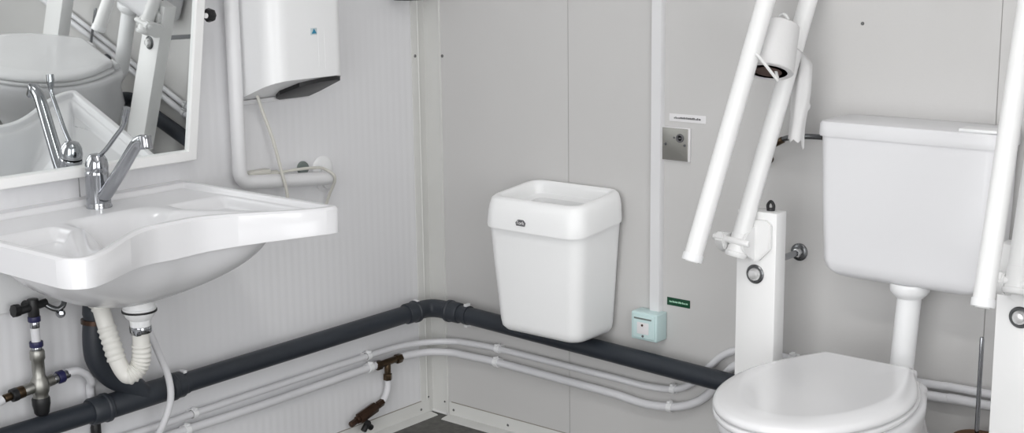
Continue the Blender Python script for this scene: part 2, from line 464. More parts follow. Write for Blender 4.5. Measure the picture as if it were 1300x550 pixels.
skin(bm, rg[1:]); finish('casing', bm, 'plastic', hd, ang=30)
bm = B()
pl = [(0.022, -0.560), (0.060, -0.580), (0.118, -0.566), (0.143, -0.520), (0.146, -0.470), (0.136, -0.448), (0.060, -0.445), (0.022, -0.452)]
r0 = [bm.verts.new((x, y, zb(x, y) + .004)) for x, y in pl]; r1 = [bm.verts.new((x, y, zb(x, y) - 0.010)) for x, y in pl]
r2 = [bm.verts.new((x * .9 + .009, y * .9 - .051, zb(x, y) - 0.013)) for x, y in pl]
skin(bm, [r0, r1, r2]); finish('air_outlet', bm, 'black', hd, label='black air outlet')
bm = B(); box(bm, 0.0, 0.012, -0.672, -0.440, 0.968, 0.979, 0.002); finish('wall_bracket', bm, 'pipew', hd)
bm = B(); box(bm, 0.148, 0.1515, -0.552, -0.532, 1.137, 1.153, 0.001); em = finish('emblem', bm, 'cover', hd)
bm = B(); prism(bm, [(-0.550, 1.140), (-0.534, 1.140), (-0.542, 1.152)], 'x', 0.1514, 0.1522); finish('emblem_mark', bm, 'blue', em, label='blue triangular emblem mark')
bm = B(); box(bm, 0.148, 0.1506, -0.5285, -0.5265, 1.055, 1.145, 0.0005); box(bm, 0.148, 0.1506, -0.508, -0.506, 1.052, 1.145, 0.0005); finish('highlight_streak', bm, 'plastic', hd)  # raised lines standing in for a reflected streak of light

# dryer cord and second cable
bm = B(); tube(bm, smoothpath([(0.030, -0.628, 1.000), (0.036, -0.620, 0.96), (0.050, -0.600, 0.88), (0.060, -0.586, 0.80), (0.066, -0.576, 0.742), (0.064, -0.574, 0.66)]), 0.0042, 10)
tag(finish('power_cord', bm, 'cable'), 'thin cream cord hanging from the hand dryer down past the white waste pipe', 'cord')
bm = B(); tube(bm, smoothpath([(0.030, -0.600, 0.790), (0.050, -0.54, 0.796), (0.055, -0.48, 0.794), (0.050, -0.435, 0.785), (0.064, -0.412, 0.760), (0.030, -0.403, 0.71), (0.0045, -0.402, 0.66)]), 0.0038, 10)
tag(finish('cable', bm, 'cable'), 'thin cream cable looping from the small junction box down over the white wall rosette', 'cable')
jb = thing('junction_box', 'small cream junction box on the wall behind the white waste pipe elbow', 'junction box', (0, -0.622, 0.785))
bm = B(); box(bm, 0.0, 0.026, -0.658, -0.588, 0.768, 0.804, 0.005); finish('box', bm, 'cable', jb)
bm = B(); cyl(bm, (0.014, -0.590, 0.788), (0.016, -0.562, 0.790), 0.007, 14, .001); finish('cable_gland', bm, 'cable', jb)

# white waste pipe on the left wall
wp = thing('waste_pipe', 'thick white waste pipe coming down beside the mirror and turning towards the corner', 'pipe', (0.04, -0.70, 0.77))
bm = B(); tube(bm, fillet([(0.040, -0.694, ZT), (0.040, -0.700, 0.786), (0.040, -0.405, 0.756), (0.004, -0.400, 0.756)], 0.035, 8), 0.0175, 20); finish('pipe', bm, 'pipew', wp)
bm = B(); lathe(bm, [(0, 0), (0.028, 0), (0.029, 0.003), (0.024, 0.008), (0.0185, 0.010), (0.0185, 0.02), (0, 0.02)], (0.0, -0.392, 0.742), (1, 0, 0), 28); finish('rosette', bm, 'pipew', wp)
bm = B(); lathe(bm, [(0, 0), (0.034, 0), (0.0355, 0.003), (0.033, 0.006), (0.026, 0.008), (0.012, 0.0085), (0.011, 0.013), (0, 0.014)], (0.0, -0.398, 0.775), (1, 0, 0), 32)
tag(finish('wall_rosette', bm, 'plastic'), 'round white cover disc on the wall above the end of the waste pipe', 'rosette')
bm = B(); lathe(bm, [(0, 0), (0.0175, 0), (0.018, 0.004), (0.016, 0.009), (0, 0.010)], (0.0, -0.466, 0.787), (1, 0, 0), 24)
tag(finish('plug', bm, 'disc'), 'small round grey plug on the wall left of the white cover disc', 'plug')

# fixture at the top edge by the corner
fx = thing('wall_fixture', 'grey rounded fixture high in the corner, only its bottom edge showing', 'fixture', (0, -0.085, 1.25))
bm = B(); lathe(bm, [(0, 0), (0.040, 0), (0.046, 0.012), (0.047, 0.045), (0.047, 0.075), (0, 0.075)], (0.052, -0.110, 1.200), (0, 0, 1), 28); finish('body', bm, 'darkchrome', fx)
bm = B(); box(bm, 0.0, 0.016, -0.135, -0.085, 1.215, 1.265, 0.004); finish('wall_mount', bm, 'darkchrome', fx)

# ------------------------------------------------------------------ basin trap
TX = 0.20
tr = thing('sink_trap', 'white bottle-neck sink trap with corrugated hose bend under the wash basin', 'sink trap', (TX, -1.12, 0.60))
bm = B(); lathe(bm, [(0, 0), (0.033, 0), (0.034, 0.022), (0.036, 0.024), (0.036, 0.026), (0.035, 0.028), (0, 0.028)], (TX, -1.119, 0.614), (0, 0, -1), 30); finish('collar', bm, 'plastic', tr)
bm = B(); lathe(bm, [(0, 0), (0.0375, 0), (0.0375, 0.004), (0, 0.004)], (TX, -1.119, 0.586), (0, 0, -1), 30); finish('gasket', bm, 'black', tr)
bm = B(); lathe(bm, [(0, 0), (0.035, 0), (0.030, 0.012), (0.023, 0.018), (0.0215, 0.038), (0, 0.038)], (TX, -1.119, 0.582), (0, 0, -1), 30); finish('cone_nut', bm, 'plastic', tr)
bm = B(); lathe(bm, [(0, 0), (0.0225, 0), (0.0235, 0.002), (0.0235, 0.013), (0.0225, 0.015), (0, 0.015)], (TX, -1.119, 0.550), (0, 0, -1), 30)
box(bm, TX + .008, TX + .030, -1.150, -1.138, 0.537, 0.548, .001); finish('hose_clamp', bm, 'chrome', tr)
pth = smoothpath([(TX, -1.119, 0.545), (TX, -1.120, 0.515), (TX - .001, -1.121, 0.480), (TX - .006, -1.128, 0.456), (TX - .014, -1.146, 0.442), (TX - .024, -1.153, 0.450), (TX - .034, -1.161, 0.478), (TX - .046, -1.165, 0.520), (TX - .060, -1.167, 0.560), (TX - .078, -1.163, 0.592), (TX - .095, -1.152, 0.605), (TX - .118, -1.148, 0.595), (TX - .138, -1.132, 0.570)], 26)
L = len(pth)
def corr(t):
    base = 0.0185
    k = 0
    if 0.10 < t < 0.34 or 0.50 < t < 0.64 or 0.72 < t < 0.95: k = 0.0030 * (0.5 + 0.5 * math.sin(t * 2 * PI * 40))
    return base + k
bm = B(); tube(bm, pth, corr, 20); finish('corrugated_hose', bm, 'corr', tr, ang=70)
# grey flexible supply hose
bm = B(); tube(bm, smoothpath([(0.120, -1.050, 0.625), (0.108, -1.040, 0.555), (0.100, -1.030, 0.508), (0.100, -1.010, 0.449), (0.104, -0.990, 0.388), (0.106, -0.986, 0.339), (0.100, -0.992, 0.300), (0.090, -1.004, 0.262), (0.070, -1.012, 0.225), (0.058, -1.015, 0.19)]), 0.0082, 14)
tag(finish('supply_hose', bm, 'pex'), 'light grey flexible hose hanging from under the basin in front of the dark drain pipe', 'hose')

# ------------------------------------------------------------------ dark drain pipe
dp = thing('drain_pipe', 'dark grey plastic drain pipe running along both walls and round the corner', 'pipe', (0.055, -0.055, 0.33))
bm = B(); cyl(bm, (0.055, -1.90, 0.333), (0.055, -0.135, 0.338), 0.0245, 24); finish('pipe', bm, 'drain', dp)
bm = B(); tube(bm, fillet([(0.055, -0.140, 0.338), (0.056, -0.056, 0.3375), (0.140, -0.055, 0.337)], 0.055, 10), 0.0255, 24); finish('elbow', bm, 'drain2', dp)
def socket(bm, p, d, L=0.045, r=0.0315):
    lathe(bm, [(0, 0), (r - .004, 0), (r, 0.004), (r, 0.012), (r - .0025, 0.015), (r - .0025, L - .004), (r - .005, L), (0, L)], p, d, 28)
bm = B(); socket(bm, (0.055, -0.112, 0.338), (0, -1, 0.01), 0.048); finish('coupling', bm, 'drain2', dp)
bm = B(); socket(bm, (0.118, -0.055, 0.337), (1, 0, -.01), 0.048); finish('coupling', bm, 'drain2', dp)
bm = B(); tube(bm, [(0.135, -0.055, 0.337), (0.63, -0.055, 0.3215), (0.973, -0.055, 0.310), (1.36, -0.056, 0.298)], 0.0245, 24); finish('pipe', bm, 'drain', dp)
bm = B(); tube(bm, fillet([(1.34, -0.056, 0.299), (1.455, -0.056, 0.295), (1.455, -0.18, 0.27)], 0.05, 8), 0.0255, 22); finish('elbow', bm, 'drain2', dp)
# tee under the basin and the rising branch
bm = B(); cyl(bm, (0.055, -1.125, 0.335), (0.055, -0.955, 0.336), 0.0285, 28, .002)
socket(bm, (0.055, -0.955, 0.336), (0, 1, 0), 0.038, 0.0335); socket(bm, (0.055, -1.118, 0.335), (0, -1, 0), 0.050, 0.0335); finish('tee_fitting', bm, 'drain2', dp)
bm = B(); tube(bm, smoothpath([(0.056, -1.030, 0.338), (0.056, -1.060, 0.372), (0.056, -1.105, 0.405), (0.058, -1.138, 0.452), (0.060, -1.143, 0.505), (0.060, -1.135, 0.560), (0.062, -1.133, 0.598)]), lambda t: 0.0275 if t < .8 else 0.030, 22); finish('branch_pipe', bm, 'drain2', dp)
bm = B(); lathe(bm, [(0, 0), (0.0325, 0), (0.0325, 0.010), (0, 0.010)], (0.060, -1.138, 0.535), (0, 0.1, 1), 26); finish('seal_ring', bm, 'copper', dp)
def pclamp(p, ax):
    t = B(); e = B()
    d = Vector((0, 1, 0)) if ax == 'y' else Vector((1, 0, 0))
    lathe(t, [(0.0248, -0.007), (0.0265, -0.007), (0.0265, 0.007), (0.0248, 0.007), (0.0248, -0.007)], p, d, 28)
    x, y, z = p
    if ax == 'y': cyl(t, (0.0, y, z), (x - .025, y, z), 0.004, 10)
    else: cyl(t, (x, 0.0, z), (x, y + .025, z), 0.004, 10)
    for zz in (z + .026, z - .033):
        if ax == 'y': box(e, x - .008, x + .010, y - .005, y + .005, zz, zz + .007, .001)
        else: box(e, x - .005, x + .005, y - .010, y + .008, zz, zz + .007, .001)
    c = finish('pipe_clamp', t, 'drain2', dp); finish('clamp_ear', e, 'pipew', c)
for p, ax in (((0.055, -0.912, 0.336), 'y'), ((0.192, -0.055, 0.3355), 'x'), ((0.055, -0.118, 0.338), 'y')): pclamp(p, ax)

# ------------------------------------------------------------------ white water tubes
up = smoothpath([(0.020, -1.80, 0.252), (0.020, -1.30, 0.246), (0.020, -0.991, 0.237), (0.020, -0.860, 0.239), (0.020, -0.630, 0.240), (0.020, -0.281, 0.240), (0.026, -0.150, 0.239), (0.052, -0.070, 0.236), (0.110, -0.026, 0.238), (0.160, -0.020, 0.241), (0.280, -0.020, 0.245), (0.513, -0.020, 0.242), (0.667, -0.020, 0.240), (0.766, -0.020, 0.238), (0.849, -0.020, 0.247), (0.898, -0.019, 0.270), (0.945, -0.018, 0.318), (0.985, -0.018, 0.358), (1.030, -0.020, 0.381), (1.10, -0.020, 0.389), (1.226, -0.020, 0.388), (1.510, -0.020, 0.395), (1.615, -0.020, 0.399), (2.2, -0.020, 0.405)], 9)
bm = B(); tube(bm, up, 0.0088, 14)
tag(finish('water_pipe', bm, 'pex'), 'upper of the two thin white water tubes running low along both walls', 'pipe')
lw = thing('water_pipe', 'lower of the two thin white water tubes, with brass tee and valve near the corner', 'pipe', (0.022, -0.25, 0.2))
bm = B(); tube(bm, smoothpath([(0.022, -1.80, 0.216), (0.022, -1.30, 0.210), (0.022, -0.857, 0.205), (0.022, -0.634, 0.203), (0.022, -0.285, 0.206), (0.022, -0.245, 0.206)], 8), 0.0108, 16); finish('tube', bm, 'pex', lw)
bm = B(); tube(bm, smoothpath([(0.022, -0.160, 0.206), (0.026, -0.125, 0.206), (0.050, -0.064, 0.205), (0.104, -0.027, 0.204), (0.160, -0.022, 0.204), (0.275, -0.022, 0.206), (0.514, -0.022, 0.201), (0.669, -0.022, 0.197), (0.767, -0.022, 0.191), (0.851, -0.022, 0.201), (0.905, -0.021, 0.221), (0.945, -0.018, 0.250), (0.985, -0.016, 0.300), (1.029, -0.018, 0.345), (1.10, -0.021, 0.360), (1.226, -0.022, 0.361), (1.53, -0.022, 0.370), (1.617, -0.022, 0.374), (2.2, -0.022, 0.380)], 9), 0.0108, 16); finish('tube', bm, 'pex', lw)
bm = B(); cyl(bm, (0.024, -0.252, 0.205), (0.024, -0.152, 0.206), 0.0095, 16, .001)
for y in (-0.250, -0.172): cyl(bm, (0.024, y, 0.205), (0.024, y + .020, 0.205), 0.0135, 6, .001)
cyl(bm, (0.024, -0.205, 0.205), (0.024, -0.206, 0.155), 0.009, 16, .001); cyl(bm, (0.024, -0.206, 0.172), (0.024, -0.206, 0.154), 0.0125, 6, .001)
finish('tee_fitting', bm, 'brass', lw)
bm = B(); tube(bm, smoothpath([(0.024, -0.206, 0.158), (0.025, -0.207, 0.135), (0.026, -0.217, 0.112), (0.028, -0.236, 0.094)], 8), 0.0092, 14); finish('branch_tube', bm, 'pex', lw)
dv = B(); d_ = Vector((0.0, -0.115, -0.030)).normalized(); a0 = Vector((0.028, -0.232, 0.098))
for (s, e, r, sg) in ((0.0, 0.022, 0.0105, 6), (0.020, 0.032, 0.008, 16), (0.030, 0.095, 0.0155, 8), (0.093, 0.105, 0.011, 16), (0.104, 0.130, 0.0085, 6)):
    cyl(dv, a0 + d_ * s, a0 + d_ * e, r, sg, .0015)
vb = finish('drain_valve', dv, 'copper', lw, label='copper-brown drain valve')
bm = B(); cyl(bm, (0.030, -0.300, 0.080), (0.032, -0.302, 0.052), 0.005, 10)
for k in range(3):
    a = k * PI * 2 / 3
    cyl(bm, (0.034, -0.302, 0.053), (0.038 + 0.004 * math.cos(a), -0.302 + 0.018 * math.sin(a), 0.046 + .014 * math.cos(a)), 0.0085, 12, .001)
finish('valve_handle', bm, 'black', vb, label='small black valve handle')

# clips of the water tubes
clip_lab = {0: 'white tube clip on the upper tube below the basin', 1: 'white tube clip on the lower tube below the basin',
            2: 'white tube clip on the upper tube just left of the brass tee', 3: 'white tube clip on the lower tube, touching the brass tee',
            4: 'white tube clip on the upper tube just right of the corner', 5: 'white tube clip on the lower tube just right of the corner',
            6: 'white tube clip on the upper tube below the pale cyan socket box', 7: 'white tube clip on the lower tube below the pale cyan socket box',
            8: 'white tube clip on the upper tube right beside the left rail post', 9: 'white tube clip on the lower tube right beside the left rail post'}
def clip_bm(r):
    bm = B()
    # saddle, built around the origin, wall towards -x, tube along y
    lathe(bm, [(r, -0.007), (r + .0028, -0.007), (r + .0028, 0.007), (r, 0.007), (r, -0.007)], (0.0, 0, 0), (0, 1, 0), 20)
    box(bm, -0.020, -r + .001, -.008, .008, -.007, .007, .001)
    box(bm, -0.004, 0.012, -.004, .004, r + .001, r + .007, .001)
    return bm
CX1 = 1.178
spots = [(0.020, -0.862, 0.239, 0, .0088), (0.022, -0.888, 0.205, 0, .0108), (0.020, -0.276, 0.240, 0, .0088), (0.022, -0.272, 0.206, 0, .0108),
         (0.272, -0.020, 0.245, 1, .0088), (0.268, -0.022, 0.206, 1, .0108), (0.849, -0.020, 0.247, 1, .0088), (0.842, -0.022, 0.199, 1, .0108),
         (CX1, -0.020, 0.389, 1, .0088), (CX1 - .004, -0.022, 0.361, 1, .0108)]
proto = {}
for i, (x, y, z, ax, r) in enumerate(spots):
    if r not in proto:
        o = finish('tube_clip', clip_bm(r), 'plastic'); proto[r] = o
    else:
        o = proto[r].copy(); C.objects.link(o)
    o.location = (x, y, z); o.rotation_euler = (0, 0, -PI / 2 if ax else 0)
    tag(o, clip_lab[i], 'clip', 'white clips holding the thin water tubes')

# ------------------------------------------------------------------ mixing valve under the basin, left
vx = 0.045
VZ0 = 0.012
mv = thing('mixing_valve', 'chrome mixing valve with black knob and blue rings on the wall under the basin', 'valve', (vx, -1.275, 0.43))
bm = B()
lathe(bm, [(0, 0), (0.014, 0), (0.016, .004), (0.016, .020), (0.0135, .024), (0.0135, .058), (0.0155, .062), (0.019, .070), (0.021, .082), (0.019, .094), (0.016, .100), (0.018, .112), (0, .112)], (vx, -1.277, 0.505), (0, 0, -1), 24)
cyl(bm, (vx, -1.316, 0.422), (vx, -1.244, 0.430), 0.0125, 18, .001)
vbdy = finish('valve_body', bm, 'steel', mv)
bm = B(); lathe(bm, [(0, 0), (0.018, 0), (0.0195, .004), (0.0195, .016), (0.017, .028), (0.016, .036), (0.013, .040), (0, .040)], (vx, -1.277, 0.399), (0, 0, -1), 12); finish('temperature_knob', bm, 'black', mv, label='black temperature knob')
for y0_, y1_, r, mt in ((-1.331, -1.316, .0135, 'brass'), (-1.345, -1.331, .0145, 'black'), (-1.362, -1.345, .009, 'brass'), (-1.244, -1.233, .0115, 'chrome'), (-1.233, -1.219, .0145, 'navy'), (-1.219, -1.206, .010, 'chrome')):
    zc = lambda y: 0.430 + (y + 1.238) * 0.1
    bm = B(); cyl(bm, (vx, y0_, zc(y0_)), (vx, y1_, zc(y1_)), r, 12, .001); finish('union_ring', bm, mt, mv)
bm = B(); tube(bm, smoothpath([(vx, -1.210, 0.436), (vx, -1.183, 0.434), (vx - .004, -1.158, 0.418), (0.032, -1.142, 0.396), (0.014, -1.136, 0.374), (0.010, -1.132, 0.315), (0.010, -1.128, 0.262)]), 0.0095, 16); ft = finish('outlet_tube', bm, 'pex', mv)
bm = B(); cyl(bm, (0.012, -1.128, 0.288), (0.012, -1.128, 0.256), 0.0118, 12, .001); finish('end_ring', bm, 'black', ft)
bm = B(); tube(bm, smoothpath([(vx, -1.365, 0.417), (vx, -1.392, 0.408), (vx - .004, -1.418, 0.38), (vx - .008, -1.428, 0.33), (0.022, -1.43, 0.23)]), 0.0100, 16); finish('inlet_tube', bm, 'pex', mv)
bm = B(); cyl(bm, (vx, -1.277, 0.520), (vx, -1.277, 0.560), 0.0098, 16); finish('riser_tube', bm, 'pex', mv)
for z0_, z1_, r, mt in ((0.503, 0.512, .0115, 'chrome'), (0.512, 0.524, .0145, 'navy'), (0.554, 0.568, .0105, 'chrome'), (0.568, 0.580, .0135, 'navy')):
    bm = B(); cyl(bm, (vx, -1.277, z0_), (vx, -1.277, z1_), r, 12, .001); finish('union_ring', bm, mt, mv)
# angle tap on top
bm = B(); cyl(bm, (vx, -1.277, 0.578), (vx, -1.277, 0.618), 0.0120, 12, .001); cyl(bm, (0.0, -1.277, 0.600), (vx, -1.277, 0.600), 0.010, 12)
cyl(bm, (vx, -1.310, 0.598), (vx, -1.245, 0.604), 0.009, 12, .001); ct = finish('angle_tap', bm, 'black', mv)
bm = B(); tube(bm, smoothpath([(vx, -1.250, 0.602), (vx + .01, -1.240, 0.592), (vx + .018, -1.228, 0.588), (vx + .020, -1.216, 0.597), (vx + .012, -1.212, 0.612), (vx, -1.220, 0.614)]), 0.006, 10); finish('tap_handle', bm, 'darkchrome', ct)
bm = B(); lathe(bm, [(0, 0), (0.008, 0), (0.010, .003), (0.010, .012), (0.006, .018), (0, .019)], (vx + .012, -1.222, 0.577), (0.7, -.3, .1), 18); finish('tap_cap', bm, 'chrome', ct)
bm = B(); lathe(bm, [(0, 0), (0.013, 0), (0.014, .004), (0.014, .014), (0, .016)], (vx, -1.310, 0.600), (0, -1, 0.1), 8); finish('tap_knob', bm, 'black', ct)

# ------------------------------------------------------------------ waste bin
bn = thing('waste_bin', 'white plastic waste bin with an open framed lid, hung on the back wall', 'bin', (0.547, -0.105, 0.365))
bcx = 0.541
def bring(bm, hx, y0, y1, r, z, tilt=0.0, dx=0):
    if z < .66 and hx < .15: hx += .006; dx = -.006; r *= .85
    cy = (y0 + y1) / 2
    return ring(bm, rrect(bcx + dx, cy, hx, (y1 - y0) / 2, r, 7), (lambda x, y: z + tilt * (y - cy)))
bm = B()
rs = [bring(bm, .104, -.156, -.016, .035, .362), bring(bm, .117, -.170, -.008, .040, .3645), bring(bm, .124, -.178, -.004, .042, .374), bring(bm, .1265, -.1805, -.003, .042, .390), bring(bm, .138, -.190, -.003, .042, .54), bring(bm, .1535, -.200, -.003, .038, .672, dx=-.004),
      bring(bm, .1475, -.196, -.007, .034, .672, dx=-.004), bring(bm, .114, -.172, -.010, .04, .40), bring(bm, .100, -.16, -.02, .035, .368)]
skin(bm, rs); finish('body', bm, 'binp', bn, ang=50)
bm = B(); tl = 0.10
rs = [bring(bm, .150, -.203, -.002, .044, .652, tl), bring(bm, .157, -.213, -.0015, .046, .650, tl), bring(bm, .1575, -.2135, -.001, .046, .654, tl), bring(bm, .1555, -.2105, -.001, .046, .690, tl), bring(bm, .153, -.207, -.002, .045, .706, tl), bring(bm, .148, -.202, -.006, .040, .720, tl),
      bring(bm, .141, -.195, -.010, .036, .7255, tl), bring(bm, .133, -.187, -.014, .030, .727, tl), bring(bm, .127, -.181, -.018, .026, .725, tl), bring(bm, .122, -.176, -.022, .024, .716, tl), bring(bm, .119, -.172, -.025, .022, .695, tl), bring(bm, .100, -.155, -.040, .020, .689, tl), bring(bm, .098, -.153, -.042, .020, .670, tl),
      bring(bm, .101, -.156, -.039, .020, .668, tl), bring(bm, .122, -.175, -.022, .022, .690, tl), bring(bm, .128, -.180, -.020, .024, .708, tl), bring(bm, .146, -.198, -.008, .038, .700, tl)]
skin(bm, rs + [rs[0]], cap=False); ld = finish('lid', bm, 'binp', bn, ang=50)
bm = B(); box(bm, .503, .533, -0.2135, -0.2100, 0.6535, 0.6695, 0.0015)
t = B(); prism(t, [(0.505, 0.656), (0.531, 0.656), (0.533, 0.664), (0.526, 0.671), (0.510, 0.671), (0.503, 0.664)], 'y', -0.2150, -0.2100); bm.free(); bm = t
bd = finish('badge', bm, 'ink', ld, label='small grey brand badge')
def text_mesh(body, size, mtx, material, parent, name='lettering', ext=0.0004):
    cu = bpy.data.curves.new('t', 'FONT'); cu.body = body; cu.size = size; cu.extrude = ext; cu.align_x = 'CENTER'; cu.align_y = 'CENTER'
    o = bpy.data.objects.new('t', cu); C.objects.link(o)
    dg = bpy.context.evaluated_depsgraph_get(); me = bpy.data.meshes.new_from_object(o.evaluated_get(dg))
    bpy.data.objects.remove(o); bpy.data.curves.remove(cu)
    bm = B(); bm.from_mesh(me); bpy.data.meshes.remove(me); bm.transform(mtx)
    return finish(name, bm, material, parent)
RB = Matrix.Rotation(PI / 2, 4, 'X')   # text facing -y
text_mesh('Tork', 0.0125, Matrix.Translation((0.518, -0.2154, 0.6635)) @ RB, 'label', bd)

# ------------------------------------------------------------------ trunking, socket, switch, labels
bm = B(); prism(bm, [(0.770, 0), (0.770, -0.012), (0.7725, -0.0155), (0.799, -0.0155), (0.8015, -0.012), (0.8015, 0)], 'z', 0.436, ZT)
tag(finish('cable_trunking', bm, 'pipew'), 'narrow white vertical cable trunking on the back wall above the pale cyan box', 'trunking')
sb = thing('call_box', 'pale cyan switch box at the foot of the white trunking', 'switch box', (0.77, 0, 0.395))
bm = B(); box(bm, 0.737, 0.815, -0.046, 0.0, 0.366, 0.438, 0.004); finish('housing', bm, 'cyan', sb)
bm = B(); box(bm, 0.743, 0.809, -0.0485, -0.044, 0.371, 0.432, 0.003); pf = finish('face_plate', bm, 'cyan', sb)
bm = B(); box(bm, 0.748, 0.800, -0.0492, -0.048, 0.4205, 0.4245); finish('green_strip', bm, 'disc', pf)
bm = B(); box(bm, 0.757, 0.792, -0.0492, -0.048, 0.383, 0.413, .0004); fpl = finish('button_plate', bm, 'label', pf)
bm = B(); lathe(bm, [(0, 0), (0.003, 0), (0.003, 0.0015), (0, .0015)], (0.773, -0.0492, 0.406), (0, -1, 0), 12); finish('button', bm, 'card', pf)
bm = B(); lathe(bm, [(0, 0), (0.003, 0), (0.003, 0.0015), (0, .0015)], (0.775, -0.0492, 0.378), (0, -1, 0), 12); finish('button', bm, 'ink', pf)
sw = thing('key_switch', 'brushed steel key switch plate on the back wall right of the trunking', 'switch', (0.84, 0, 0.865))
bm = B(); box(bm, 0.801, 0.879, -0.007, 0.0, 0.822, 0.905, 0.002); finish('back_box', bm, 'label', sw)
bm = B(); box(bm, 0.8015, 0.8745, -0.0095, -0.007, 0.824, 0.903, 0.001); pf = finish('face_plate', bm, 'steel', sw)
bm = B(); lathe(bm, [(0.0065, 0), (0.0105, 0), (0.0105, 0.003), (0.0085, .004), (0.0065, .003), (0.0065, 0)], (0.853, -0.0095, 0.880), (0, -1, 0), 24)
box(bm, 0.849, 0.857, -0.0120, -0.0095, 0.8785, 0.8815); finish('key_ring', bm, 'ink', pf)
bm = B(); lathe(bm, [(0, 0), (0.0028, 0), (0.002, 0.002), (0, .002)], (0.836, -0.0095, 0.880), (0, -1, 0), 12); finish('indicator', bm, 'ink', pf)
for x in (0.8115, 0.8665):
    bm = B(); lathe(bm, [(0, 0), (0.0035, 0), (0.003, 0.0018), (0, .002)], (x, -0.0095, 0.863), (0, -1, 0), 14); finish('screw', bm, 'chrome', pf)
lb = thing('label_strip', 'small white printed label stuck above the steel key switch', 'label', (0.868, 0, 0.927))
bm = B(); box(bm, 0.816, 0.920, -0.0015, 0.0, 0.9185, 0.9375, .0004); finish('sticker', bm, 'label', lb)
bm = B(); x = 0.830
while x < 0.904:
    w = random.uniform(.002, .0045); h = random.uniform(.003, .0055); box(bm, x, x + w, -0.0018, -0.0014, 0.9255, 0.9255 + h); x += w + random.choice((.0006, .0006, .0012))
finish('lettering', bm, 'ink', lb)
lb = thing('label_strip', 'small dark green label with pale lettering on the back wall beside the white trunking', 'label', (0.848, 0, 0.466))
bm = B(); box(bm, 0.815, 0.882, -0.0015, 0.0, 0.4565, 0.4765, .0004); finish('sticker', bm, 'green', lb)
bm = B(); x = 0.822
while x < 0.874:
    w = random.uniform(.002, .004); h = random.uniform(.003, .0048); box(bm, x, x + w, -0.0018, -0.0014, 0.4645, 0.4645 + h); x += w + random.choice((.0008, .0008, .0018))
finish('lettering', bm, 'mint', lb)
bm = B(); lathe(bm, [(0, 0), (0.004, 0), (0.003, 0.003), (0, .004)], (1.312, 0, 1.168), (0, -1, 0), 12)
tag(finish('wall_screw', bm, 'screw'), 'single tiny grey screw head in the back wall above the cistern', 'screw')

# ------------------------------------------------------------------ cistern
cs = thing('cistern', 'white plastic toilet cistern with bowed bottom on the back wall', 'cistern', (1.48, -0.065, 0.63))
ccx = 1.478
def cring(bm, hx, yf, r, z, bow=0.0, yb=-0.002):
    pts = rrect(ccx, (yf + yb) / 2, hx, (yb - yf) / 2, r, 7)
    return ring(bm, pts, (lambda x, y: z + bow * (abs(x - ccx) / .19) ** 2.2))
bm = B()
rs = [cring(bm, .150, -.105, .03, .622, .016), cring(bm, .170, -.120, .03, .625, .018), cring(bm, .180, -.1275, .028, .634, .018), cring(bm, .184, -.130, .026, .655, .014), cring(bm, .190, -.132, .025, .80, .0), cring(bm, .194, -.134, .025, .940, .0)]
skin(bm, rs); finish('tank', bm, 'cistern', cs, ang=50)
bm = B()
rs = [cring(bm, .192, -.134, .025, .9365), cring(bm, .1985, -.138, .026, .9365), cring(bm, .1995, -.139, .026, .939), cring(bm, .1985, -.138, .026, .962), cring(bm, .195, -.135, .025, .9675), cring(bm, .188, -.130, .025, .9695), cring(bm, .05, -.08, .02, .970)]
skin(bm, rs); cl = finish('tank_lid', bm, 'cistern', cs, ang=35)
bm = B(); box(bm, 1.590, 1.668, -0.132, -0.085, 0.969, 0.9755, 0.002); finish('flush_plate', bm, 'plastic', cl)
bm = B(); lathe(bm, [(0, 0), (0.041, 0), (0.042, .005), (0.041, .018), (0.034, .026), (0.0285, .032), (0, .032)], (1.484, -0.085, 0.632), (0, 0, -1), 32); finish('outlet_nut', bm, 'plastic', cs)
bm = B(); tube(bm, fillet([(1.484, -0.085, 0.605), (1.470, -0.090, 0.365), (1.462, -0.19, 0.355)], 0.05, 10), 0.0255, 24); finish('flush_pipe', bm, 'plastic', cs)
bm = B(); tube(bm, smoothpath([(1.095, -0.030, 0.858), (1.112, -0.032, 0.880), (1.135, -0.036, 0.899), (1.165, -0.042, 0.911), (1.21, -0.048, 0.918), (1.285, -0.055, 0.921)]), 0.0062, 12)
ih = thing('inlet_hose', 'dark braided inlet hose curving up to the left side of the cistern', 'hose', (1.095, 0, 0.858))
finish('hose', bm, 'darkchrome', ih)
bm = B(); cyl(bm, (1.256, -0.053, 0.920), (1.287, -0.056, 0.921), 0.0095, 8, .001); finish('brass_nut', bm, 'brass', ih)
bm = B(); cyl(bm, (1.126, -0.035, 0.893), (1.148, -0.039, 0.905), 0.0078, 10, .001); finish('brass_nut', bm, 'brass', ih)
bm = B(); cyl(bm, (1.095, 0.0, 0.850), (1.095, -0.032, 0.852), 0.009, 12); cyl(bm, (1.095, -0.030, 0.842), (1.095, -0.030, 0.866), 0.010, 8, .001); finish('stop_valve', bm, 'brass', ih)

